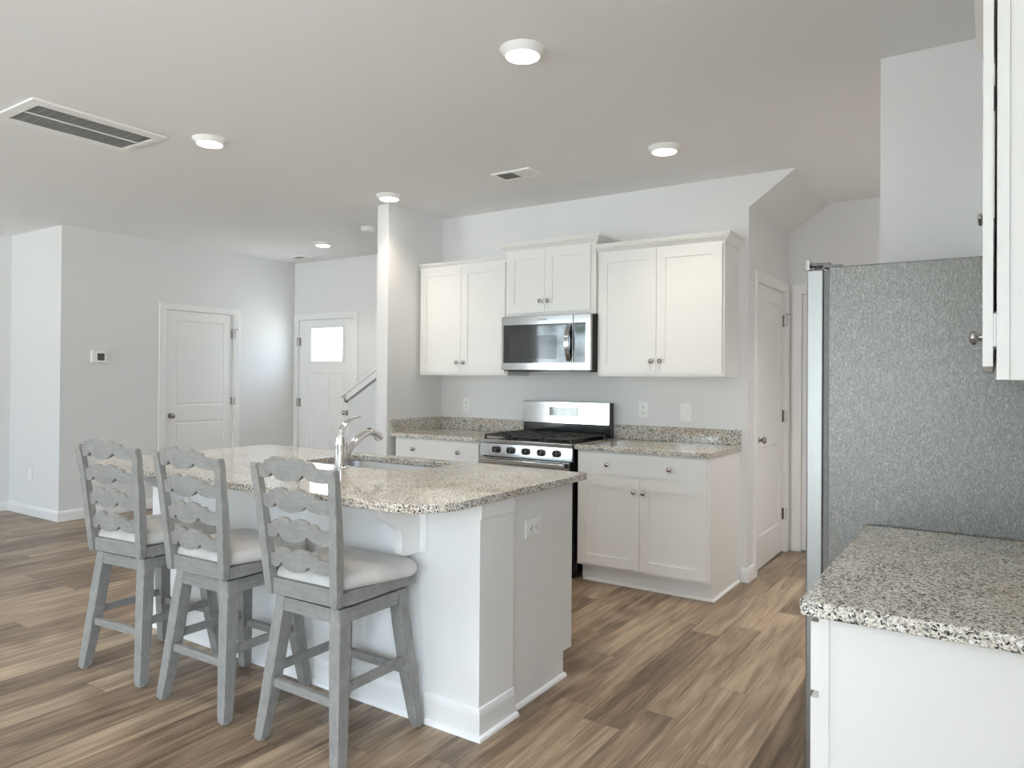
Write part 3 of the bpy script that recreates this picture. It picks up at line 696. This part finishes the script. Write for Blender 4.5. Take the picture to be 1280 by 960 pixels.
def faucet():
    fx, fy = -1.262, -2.452; t = thing('kitchen_faucet', 'chrome single-handle faucet standing at the island sink', 'faucet', (fx, fy, .914))
    obj('base_plate', add_lathe(bmesh.new(), [(.034, 0), (.034, .004), (.031, .008), (0, .008)], (fx, fy, .9142)), CHROME, t)
    obj('body', add_lathe(bmesh.new(), [(.0295, 0), (.0295, .095), (.031, .100), (.031, .112), (.0285, .118), (.0285, .137), (.024, .150), (.015, .157), (0, .159)], (fx, fy, .922), seg=28), CHROME, t)
    # handle: broad flowing lever
    P = [(-2.452, 1.072, .0225, .022), (-2.450, 1.088, .021, .019), (-2.442, 1.104, .0185, .015), (-2.424, 1.124, .016, .011), (-2.398, 1.141, .0145, .008), (-2.366, 1.152, .013, .006), (-2.335, 1.158, .011, .0045), (-2.326, 1.159, .006, .003)]
    bm = bmesh.new(); rings = []
    for i, (y, z, w, h) in enumerate(P):
        a = Vector((P[max(i - 1, 0)][0], P[max(i - 1, 0)][1])); b = Vector((P[min(i + 1, 7)][0], P[min(i + 1, 7)][1])); d = (b - a).normalized()
        rings.append([(fx + w * math.cos(q), y - d.y * h * math.sin(q), z + d.x * h * math.sin(q)) for q in [2 * PI * k / 16 for k in range(16)]])
    add_loft(bm, rings); obj('handle', bm, CHROME, t, smooth=60)
    pts = [(-2.440, .945), (-2.421, .968), (-2.398, .996), (-2.370, 1.024), (-2.338, 1.048), (-2.302, 1.066), (-2.264, 1.076), (-2.236, 1.075), (-2.214, 1.066)]
    bm = bmesh.new(); add_tube(bm, [(fx, y, z) for y, z in pts], [.017, .0185, .019, .019, .0185, .018, .018, .0185, .019], 18); sp = obj('spout', bm, CHROME, t, smooth=60)
    bm = bmesh.new(); add_tube(bm, [(fx, -2.214, 1.066), (fx, -2.200, 1.056), (fx, -2.190, 1.043), (fx, -2.186, 1.034)], [.019, .0225, .0225, .019], 18); obj('spray_head', bm, CHROME, sp, smooth=60)
    bm = bmesh.new(); add_lathe(bm, [(.011, 0), (.012, .003), (.009, .006), (0, .0065)], (fx, -2.262, 1.0925), (0, -.1, 1), 14); obj('spray_button', bm, GREYPL, sp)
faucet()

# ------------------------------------------------------------------ bar stools
def spline1(keys, x):
    for (a, va), (b, vb) in zip(keys, keys[1:]):
        if x <= b: u = (x - a) / (b - a); return va + (vb - va) * (u * u * (3 - 2 * u))
    return keys[-1][1]
def rect_ring(cx, cy, hx, hy, z): return [(cx - hx, cy - hy, z), (cx + hx, cy - hy, z), (cx + hx, cy + hy, z), (cx - hx, cy + hy, z)]
def post_x(z): t = (z - .55) / .485; return .1665 + .034 * t
def post_y(z): t = max(0, (z - .55) / .485); return -.186 - .052 * t ** 1.5
def slat_top(u):
    a = abs(u); v = .047 - .006 * max(0, a - .7)
    def arch(c, w, b, h): return b + h * math.sqrt(max(0, 1 - ((a - c) / w) ** 2)) if abs(a - c) < w else -1
    v = max(v, arch(.24, .25, .060, .022), arch(.57, .12, .050, .017))
    if .45 < a < .6: v = max(v, .056)
    if .6 <= a < .8: v = max(v, .056 - .012 * (a - .6) / .2)
    return v
def slat_bot(u):
    a = abs(u); v = .020
    if a < .40: v = min(v, .020 - .026 * math.sqrt(max(0, 1 - (a / .40) ** 2)))
    if abs(a - .84) < .36: v = min(v, .020 - .024 * math.sqrt(max(0, 1 - ((a - .84) / .36) ** 2)))
    return v
def make_stool(label):
    t = thing('bar_stool', label, 'bar stool', (0, 0, 0), 'bar stools along the island')
    for sx in (-1, 1):
        for sy in (-1, 1):
            rings = []
            for z, out, th in ((.006, .2235, .039), (.03, .2212, .041), (.20, .2045, .051), (.40, .1855, .052), (.539, .172, .052)):
                c = out - th / 2; rings.append(rect_ring(sx * c, sy * c, th / 2, th / 2, z))
            bm = bmesh.new(); add_loft(bm, rings)
            bmesh.ops.bevel(bm, geom=[e for e in bm.edges if abs(e.verts[0].co.z - e.verts[1].co.z) > .01], offset=.0035, segments=2, affect='EDGES')
            lg = obj('leg', bm, GWOOD, t)
            obj('foot_pad', add_lathe(bmesh.new(), [(.014, 0), (.016, .002), (.016, .006)], (sx * .204, sy * .204, .0002), seg=14), RUBBER, lg)
    for s in (-1, 1):
        obj('apron', box(-.122, .122, s * .163 - .011, s * .163 + .011, .487, .538, .002), GWOODX, t)
        obj('apron', box(s * .163 - .011, s * .163 + .011, -.122, .122, .487, .538, .002), GWOODY, t)
        obj('stretcher', box(-.162, .162, s * .181 - .012, s * .181 + .012, .203, .235, .003), GWOODX, t)
        obj('stretcher', box(s * .176 - .011, s * .176 + .011, -.158, .158, .247, .279, .003), GWOODY, t)
    obj('swivel_plate', add_lathe(bmesh.new(), [(.115, 0), (.115, .011)], (0, 0, .5385), seg=32), DARK, t)
    seat = []
    # frame: four rails
    bm = bmesh.new()
    add_prism(bm, [(-.150, -.192), (.150, -.192), (.150, -.170), (-.150, -.170)], 'z', .550, .609)
    add_prism(bm, [(-.185, -.170), (-.160, -.170), (-.178, .2), (-.205, .2)], 'z', .550, .594)
    add_prism(bm, [(.160, -.170), (.185, -.170), (.205, .2), (.178, .2)], 'z', .550, .594)
    add_prism(bm, [(-.178, .172), (.178, .172), (.178, .2), (-.178, .2)], 'z', .550, .594)
    add_box(bm, -.165, .165, -.168, .17, .552, .56)
    seat.append(obj('seat_frame', bm, GWOODX, t))
    # cushion
    def outline(s, z):
        pts = []
        k = 7; cx = 0.0; cy = .022
        W0, W1, y0, y1 = .168, .246, -.172, .218
        rr = [(-W0, y0, PI, .02), (W0, y0, 1.5 * PI, .02), (W1, y1, 0, .088), (-W1, y1, .5 * PI, .088)]
        for (x, y, a0, r) in rr:
            ox = x + (r if x < 0 else -r); oy = y + (r if y < 0 else -r)
            for i in range(k + 1):
                a = a0 + .5 * PI * i / k; px, py = ox + r * math.cos(a), oy + r * math.sin(a)
                pts.append((cx + (px - cx) * s, cy + (py - cy) * s, z))
        return pts
    bm = bmesh.new(); add_loft(bm, [outline(.90, .5945), outline(.965, .597), outline(.995, .606), outline(1.0, .616), outline(.99, .628), outline(.955, .640), outline(.88, .649), outline(.74, .655), outline(.5, .657), outline(.2, .658)])
    seat.append(obj('seat_cushion', bm, FABRIC, t, smooth=70))
    for s in (-1, 1):
        rings = []
        for i in range(15):
            z = .549 + .480 * i / 14; rings.append(rect_ring(s * post_x(z), post_y(z), .018, .0135 + .004 * math.sin(PI * min(1, i / 10)), z))
        for z, k in ((1.034, .85), (1.038, .55)): rings.append(rect_ring(s * post_x(z), post_y(z), .018 * (.9 if k > .6 else .75), .0135 * k, z))
        bm = bmesh.new(); add_loft(bm, rings); bmesh.ops.bevel(bm, geom=[e for e in bm.edges if abs(e.verts[0].co.z - e.verts[1].co.z) > .01], offset=.004, segments=2, affect='EDGES')
        seat.append(obj('back_post', bm, GWOOD, t))
    for zb in (.990, .879, .770, .662):
        bm = bmesh.new(); n = 72; hw = post_x(zb + .03) - .0165; rings = []
        for i in range(n + 1):
            u = -1 + 2 * i / n; x = u * hw; bow = .034 * (1 - u * u); zt_, zb_ = zb + slat_top(u), zb + slat_bot(u)
            yb, yt_ = post_y(zb_) - bow + .004, post_y(zt_) - bow + .004
            rings.append([(x, yb - .008, zb_), (x, yb + .008, zb_), (x, yt_ + .008, zt_), (x, yt_ - .008, zt_)])
        add_loft(bm, rings); seat.append(obj('slat', bm, GWOODX, t, smooth=40))
    return t, seat
def copy_thing(src, label):
    r = src.copy(); C.objects.link(r); r['label'] = label; kids = {}
    for ch in src.children:
        c = ch.copy(); C.objects.link(c); c.parent = r; kids[ch.name] = c
        for g in ch.children:
            d = g.copy(); C.objects.link(d); d.parent = c
    return r, kids
stool, seat_parts = make_stool('grey ladder-back bar stool nearest the camera, at the right end of the island')
stools = [(stool, seat_parts)]
for lab in ('grey ladder-back bar stool in the middle between the other two stools', 'grey ladder-back bar stool farthest from the camera, at the left end of the row'):
    r, kids = copy_thing(stool, lab); stools.append((r, [kids[p.name] for p in seat_parts]))
for (r, sp), (x, y, a, sa, sx, sy) in zip(stools, [(-.708, -2.957, 0, 1.8, -.014, .002), (-1.341, -2.965, 1.5, .5, .0, -.006), (-1.953, -2.978, 5.5, .5, 0, -.004)]):
    r.location = (x, y, 0); r.rotation_euler.z = math.radians(a)
    for p in sp: p.rotation_euler.z = math.radians(sa); p.location = (sx, sy, 0)

# ------------------------------------------------------------------ refrigerator and near cabinets on the right wall
def fridge():
    y0, y1 = -2.440, -1.535; x0 = .924
    t = thing('refrigerator', 'tall side-by-side refrigerator with textured grey side and steel doors', 'refrigerator', (1.27, (y0 + y1) / 2, 0))
    obj('body', box(x0, 1.60, y0, y1, .03, 1.716, .004), FSIDE, t)
    obj('kick_grille', box(x0 - .012, x0 + .02, y0 + .02, y1 - .02, .012, .029), GREYPL, t)
    for yy in (y0 + .06, y1 - .06):
        for xx in (x0 + .06, 1.55): obj('foot', add_lathe(bmesh.new(), [(.018, 0), (.018, .012), (.01, .014), (.01, .031)], (xx, yy, 0), seg=12), GREYPL, t)
    obj('door_gasket', box(.909, x0 - .0005, y0 + .006, y1 - .006, .05, 1.706), GREYPL, t)
    ym = y0 + .40
    for a, b_, hy in ((y0 + .001, ym - .002, ym - .045), (ym + .002, y1 - .001, ym + .045)):
        d = obj('door', box(.858, .9085, a, b_, .045, 1.712, .006, 3), BRUSHV, t)
        obj('door_cap', box(.854, .866, a + .001, b_ - .001, 1.7125, 1.744, .001), STEEL, d)
        bm = bmesh.new(); add_tube(bm, [(.858, hy, .55), (.815, hy, .57), (.808, hy, .62), (.808, hy, 1.45), (.815, hy, 1.5), (.858, hy, 1.52)], .012, 12); obj('door_handle', bm, STEEL, d)
    for yy in (y0 + .01, y1 - .06):
        bm = box(.868, .925, yy, yy + .05, 1.724, 1.733, .002); add_lathe(bm, [(.010, 0), (.010, .012)], (.885, yy + .025, 1.7125), seg=12); add_box(bm, .905, .96, yy, yy + .05, 1.7165, 1.7245)
        obj('hinge_cover', bm, GREYPL, t)
fridge()
def right_cabinets():
    # base cabinet facing -x, end panel toward the camera at y = -3.34
    ye, yf = -3.340, -2.455; xf_ = 1.066
    t = thing('base_cabinet', 'white base cabinet in the right foreground showing its plain end panel', 'cabinet', (1.37, (ye + yf) / 2, 0))
    bm = bmesh.new()
    for a in (ye, yf - .016): add_prism(bm, [(1.085, .114), (1.14, .114), (1.14, 0), (1.66, 0), (1.66, .881), (1.085, .881)], 'y', a, a + .016)
    add_box(bm, 1.085, 1.66, ye + .016, yf - .016, .114, .13); add_box(bm, 1.65, 1.66, ye + .016, yf - .016, .13, .88)
    obj('carcass', bm, CAB, t)
    R = at(0, 0, 0, -90)   # local x -> world -y, local -y -> world -x
    ff = face_frame(-yf, -ye + .005, .114, .880, xf_, zm=(.72,)); obj('face_frame', ff, CAB, t, R)
    obj('toe_kick', box(1.128, 1.1395, ye, yf, 0, .112), CAB, t)
    a, b_ = -yf + .012, -ye - .004; m = (a + b_) / 2
    shaker(t, a, b_, .727, .866, xf_, st=None, name='drawer_front', xf=R, T=.017, knobs=[(m - .21, .795), (m + .21, .795)])
    shaker(t, a, m - .0015, .132, .712, xf_, (m - .032, .632), xf=R, T=.017); shaker(t, m + .0015, b_, .132, .712, xf_, (m + .032, .632), xf=R, T=.017)
    o = slab_from_outline(rounded(1.030, XR, -3.366, -2.448, (.018, .004, .004, .004), 5), [], .882, .914, .006)
    w = tag(obj('granite_countertop', o, GRANITE), 'beige granite countertop in the right foreground beside the refrigerator', 'countertop')
    obj('backsplash', box(XR - .02, XR, -3.36, -2.45, .9145, 1.016, .002), GRANITE, w)
    # upper cabinet
    t = thing('upper_cabinet', 'white upper cabinet cut off by the right edge of the picture', 'cabinet', (1.5, (ye + yf) / 2, 1.36)); z0, z1 = 1.36, 2.27; xu = 1.362
    bm = bmesh.new()
    for a in (ye, yf - .016): add_box(bm, xu + .0195, XR - .001, a, a + .016, z0, z1)
    add_box(bm, xu + .0195, XR - .001, ye + .016, yf - .016, z0 + .012, z0 + .028); add_box(bm, xu + .0195, XR - .001, ye + .016, yf - .016, z1 - .016, z1); add_box(bm, XR - .011, XR - .001, ye + .016, yf - .016, z0 + .028, z1 - .016)
    obj('carcass', bm, CAB, t)
    obj('face_frame', face_frame(-yf, -ye + .005, z0, z1, xu), CAB, t, R)
    a, b_ = -yf + .014, -ye - .006; m = (a + b_) / 2; g = .0055
    for p, q, k in ((a, m - .0015, m - .032), (m + .0015, b_, m + .032)):
        d = shaker(t, p, q, z0 + .024, z1 - .014, xu - g, (k, z0 + .098), xf=R, T=.016)
        e = q if k > m else p
        bm = bmesh.new()
        ys = [-(e - .008 if k > m else e + .008)]
        for yy in ys:
            for zz in (z0 + .09, z1 - .12):
                add_box(bm, xu - g + .0003, xu - .0003, yy - .006, yy + .006, zz - .03, zz + .03); add_lathe(bm, [(.0022, 0), (.0022, .07)], (xu - g / 2, yy, zz - .035), seg=8)
        obj('hinge', bm, NICKEL, d)
    bm = bmesh.new(); c = .045
    add_sweep(bm, [(XR, ye), (xu, ye), (xu, yf)], [(0, 0), (.006, 0), (.006, .012), (c * .55, .03), (c * .85, .042), (c, .05), (c, .066), (0, .066)], z1 - .012, -1); obj('crown_molding', bm, CAB, t)
    # cabinet over the refrigerator, hidden but for a knob
    t = thing('upper_cabinet', 'short white cabinet above the refrigerator with one knob showing past the near door', 'cabinet', (1.5, -2.0, 1.83)); z0 = 1.80
    bm = bmesh.new(); y0, y1 = yf + .002, -1.472
    for q in (y0, y1 - .016): add_box(bm, xu + .0195, XR - .001, q, q + .016, z0, z1)
    add_box(bm, xu + .0195, XR - .001, y0 + .016, y1 - .016, z0, z0 + .016); add_box(bm, xu + .0195, XR - .001, y0 + .016, y1 - .016, z1 - .016, z1); add_box(bm, XR - .011, XR - .001, y0 + .016, y1 - .016, z0 + .016, z1 - .016)
    obj('carcass', bm, CAB, t); obj('face_frame', face_frame(-y1, -y0, z0, z1, xu), CAB, t, R)
    a, b_ = -y1 + .014, -y0 - .014; m = (a + b_) / 2
    shaker(t, a, m - .0015, z0 + .02, z1 - .014, xu, (m - .032, z0 + .11), xf=R, T=.019); shaker(t, m + .0015, b_, z0 + .02, z1 - .014, xu, (m + .032, z0 + .11), xf=R, T=.019)
right_cabinets()

# ------------------------------------------------------------------ plates, thermostat, ceiling fittings
def outlet(label, M_, kind='outlet', w=.072, h=.116, horiz=False):
    nm = 'electrical_outlet' if kind != 'switch' else 'light_switch'
    t = thing(nm, label, 'outlet' if kind != 'switch' else 'light switch', M_ @ Vector((0, 0, -h / 2)))
    X = M_ @ Matrix.Rotation(PI / 2, 4, 'Y') if horiz else M_
    obj('cover_plate', box(-w / 2, w / 2, -.006, -.0005, -h / 2, h / 2, .002), PLASTIC, t, X)
    if kind == 'switch':
        bm = box(-.018, .018, -.0075, -.0058, -.034, .034, .0006); r = obj('switch_frame', bm, PLASTIC, t, X)
        bm = bmesh.new(); add_prism(bm, [(-.0072, -.031), (-.0085, -.031), (-.0125, .031), (-.0072, .031)], 'x', -.0155, .0155); obj('rocker', bm, PLASTIC, r, X)
    elif kind == 'outlet':
        for zc in (-.021, .021):
            bm = bmesh.new(); add_lathe(bm, [(.0165, 0), (.0165, .0022), (.0155, .003), (0, .003)], (0, -.0058, zc), (0, -1, 0), 24); r = obj('receptacle', bm, PLASTIC, t, X)
            bm = box(-.0085, -.006, -.0093, -.0087, zc - .002, zc + .008); add_box(bm, .006, .0085, -.0093, -.0087, zc - .002, zc + .007); add_lathe(bm, [(.0028, 0), (.0028, .0006)], (0, -.0087, zc - .008), (0, -1, 0), 10)
            obj('slots', bm, SLOT, r, X)
    else:
        bm = box(-.016, .016, -.0075, -.0058, -.033, .033, .0006); obj('blank_insert', bm, PLASTIC, t, X)
    return t
outlet('white outlet on the wall just right of the range', at(-.749, 0, 1.131))
outlet('white rocker switch on the kitchen wall near the alcove corner', at(-.43, 0, 1.123), 'switch', .08, .124)
outlet('white outlet on the wall left of the range', at(-2.358, 0, 1.123))
outlet('white sideways outlet on the island end panel', at(-.265, -2.298, .722, 90), horiz=True)
outlet('small white wall plate low on the bright far-left wall', at(-6.335, RY, .385), 'plate')
def thermostat():
    M_ = at(HX, -1.329, 1.527, 90); t = thing('thermostat', 'white wall thermostat with small grey screen left of the hall door', 'thermostat', M_ @ Vector((0, 0, -.06)))
    obj('housing', box(-.076, .072, -.024, -.0005, -.06, .06, .006, 3), PLASTIC, t, M_)
    obj('screen', box(-.022, .044, -.0252, -.0235, -.036, .032, .0005), SCREEN, t, M_)
thermostat()
def downlight(x, y, label, power=1.0, col=(1, .86, .71)):
    t = thing('recessed_downlight', label, 'ceiling light', (x, y, H - .032), 'recessed ceiling lights')
    obj('trim_ring', add_lathe(bmesh.new(), [(.070, -.031), (.074, -.032), (.086, -.016), (.096, -.003), (.097, -.0003), (.070, -.0003)], (x, y, H), seg=40), PLASTIC, t)
    obj('lens', add_lathe(bmesh.new(), [(.0695, -.004), (.0695, -.032), (.055, -.036), (.0, -.037)], (x, y, H), seg=40), LENS, t)
    l = bpy.data.lights.new('downlight_beam', 'SPOT'); l.energy = LAMP_W * power; l.color = col; l.spot_size = math.radians(118); l.spot_blend = 1.0; l.shadow_soft_size = .06
    o = bpy.data.objects.new('downlight_beam', l); C.objects.link(o); o.parent = t; o.location = (0, 0, -.012)
downlight(-.286, -2.37, 'lit round downlight in the ceiling above the island, largest of the five')
downlight(-2.445, -2.385, 'lit round downlight beside the long return air grille')
downlight(-.264, -.845, 'lit round downlight in front of the right upper cabinet', .8)
downlight(-2.455, -.868, 'lit round downlight just above the stub wall end', .7)
downlight(-4.392, .213, 'lit round downlight in the hall near the front door')
downlight(1.33, -.25, 'added fill downlight in the alcove hidden by the refrigerator wall', 3.0, (1, .98, .95))  # unseen lamp added to brighten the alcove door, soffit and back wall
downlight(-.286, -3.9, 'added fill downlight above the front of the kitchen beyond the top of the picture')  # out-of-view fixture added for extra light on the kitchen
downlight(-2.445, -3.9, 'added fill downlight over the living side beyond the top of the picture')  # second out-of-view fixture, also added as fill
def return_grille():
    x0, x1, y0, y1 = -3.095, -2.612, -3.248, -2.545; ix0, ix1, iy0, iy1 = -3.03, -2.69, -3.19, -2.585
    t = thing('return_air_grille', 'long white return air grille with dark louvers at the left ceiling edge', 'vent', ((x0 + x1) / 2, (y0 + y1) / 2, H - .012))
    bm = box(x0, ix0, y0, y1, H - .012, H - .0003, .004); add_box(bm, ix1, x1, y0, y1, H - .012, H - .0003, .004)
    add_box(bm, ix0 - .004, ix1 + .004, y0, iy0, H - .012, H - .0003, .004); add_box(bm, ix0 - .004, ix1 + .004, iy1, y1, H - .012, H - .0003, .004)
    xm = (ix0 + ix1) / 2 + .012; add_box(bm, xm - .006, xm + .006, iy0, iy1, H - .0105, H - .004)
    obj('frame', bm, PLASTIC, t)
    bm = bmesh.new(); n = 22
    for i in range(n):
        x = ix0 + (ix1 - ix0) * (i + .5) / n
        if abs(x - xm) < .008: continue
        add_prism(bm, [(x + .005, H - .010), (x + .0042, H - .0102), (x - .004, H - .0042), (x - .0032, H - .004)], 'y', iy0, iy1)
    for k in range(1, 12):
        y = iy0 + (iy1 - iy0) * k / 12; add_box(bm, ix0, ix1, y - .001, y + .001, H - .0065, H - .005)
    obj('louvers', bm, PLASTIC, t)
    obj('duct_opening', box(ix0, ix1, iy0, iy1, H - .0028, H - .0004), DARK, t)
    for x in (-2.735, -3.0): obj('screw', add_lathe(bmesh.new(), [(.008, 0), (.007, .003), (0, .004)], (x, (iy1 + y1) / 2, H - .012), (0, 0, -1), 12), PLASTIC, t)
return_grille()
def supply_vent(label, x0, x1, y0, y1, dark_from):
    t = thing('supply_vent', label, 'vent', ((x0 + x1) / 2, (y0 + y1) / 2, H - .012)); f = .022
    bm = box(x0, x1, y0, y0 + f, H - .010, H - .0003, .002); add_box(bm, x0, x1, y1 - f, y1, H - .010, H - .0003, .002)
    add_box(bm, x0, x0 + f, y0 + f, y1 - f, H - .010, H - .0003, .002); add_box(bm, x1 - f, x1, y0 + f, y1 - f, H - .010, H - .0003, .002)
    xm = x0 + (x1 - x0) * .52; add_box(bm, xm - .004, xm + .004, y0 + f, y1 - f, H - .009, H - .0003); obj('frame', bm, PLASTIC, t)
    obj('duct_opening', box(x0 + f, x1 - f, y0 + f, y1 - f, H - .0026, H - .0004), DARK, t)
    bm = bmesh.new()
    for i in range(16):
        x = x0 + f + (x1 - x0 - 2 * f) * (i + .5) / 16
        if abs(x - xm) < .009: continue
        s = 1 if x < xm else -1
        add_prism(bm, [(x - .007 * s, H - .0045), (x - .006 * s, H - .004), (x + .007 * s, H - .0095), (x + .006 * s, H - .010)], 'y', y0 + f, y1 - f)
    obj('louvers', bm, PLASTIC, t)
supply_vent('small white ceiling supply vent in front of the kitchen cabinets', -1.47, -1.165, -.93, -.745, 0)
supply_vent('small ceiling vent near the far hall corner by the front door', -5.40, -5.10, .60, .75, 0)
t = thing('smoke_detector', 'round white smoke detector on the hall ceiling beside the stub wall', 'smoke detector', (-3.43, -.11, H - .045))
obj('housing', add_lathe(bmesh.new(), [(.062, 0), (.068, -.006), (.068, -.012), (.058, -.016), (.060, -.036), (.052, -.044), (0, -.046)], (-3.43, -.11, H - .0003), seg=36), PLASTIC, t)
obj('sensor_cap', add_lathe(bmesh.new(), [(.02, 0), (.018, -.004), (0, -.005)], (-3.43, -.11, H - .0465), seg=24), PLASTIC, t)
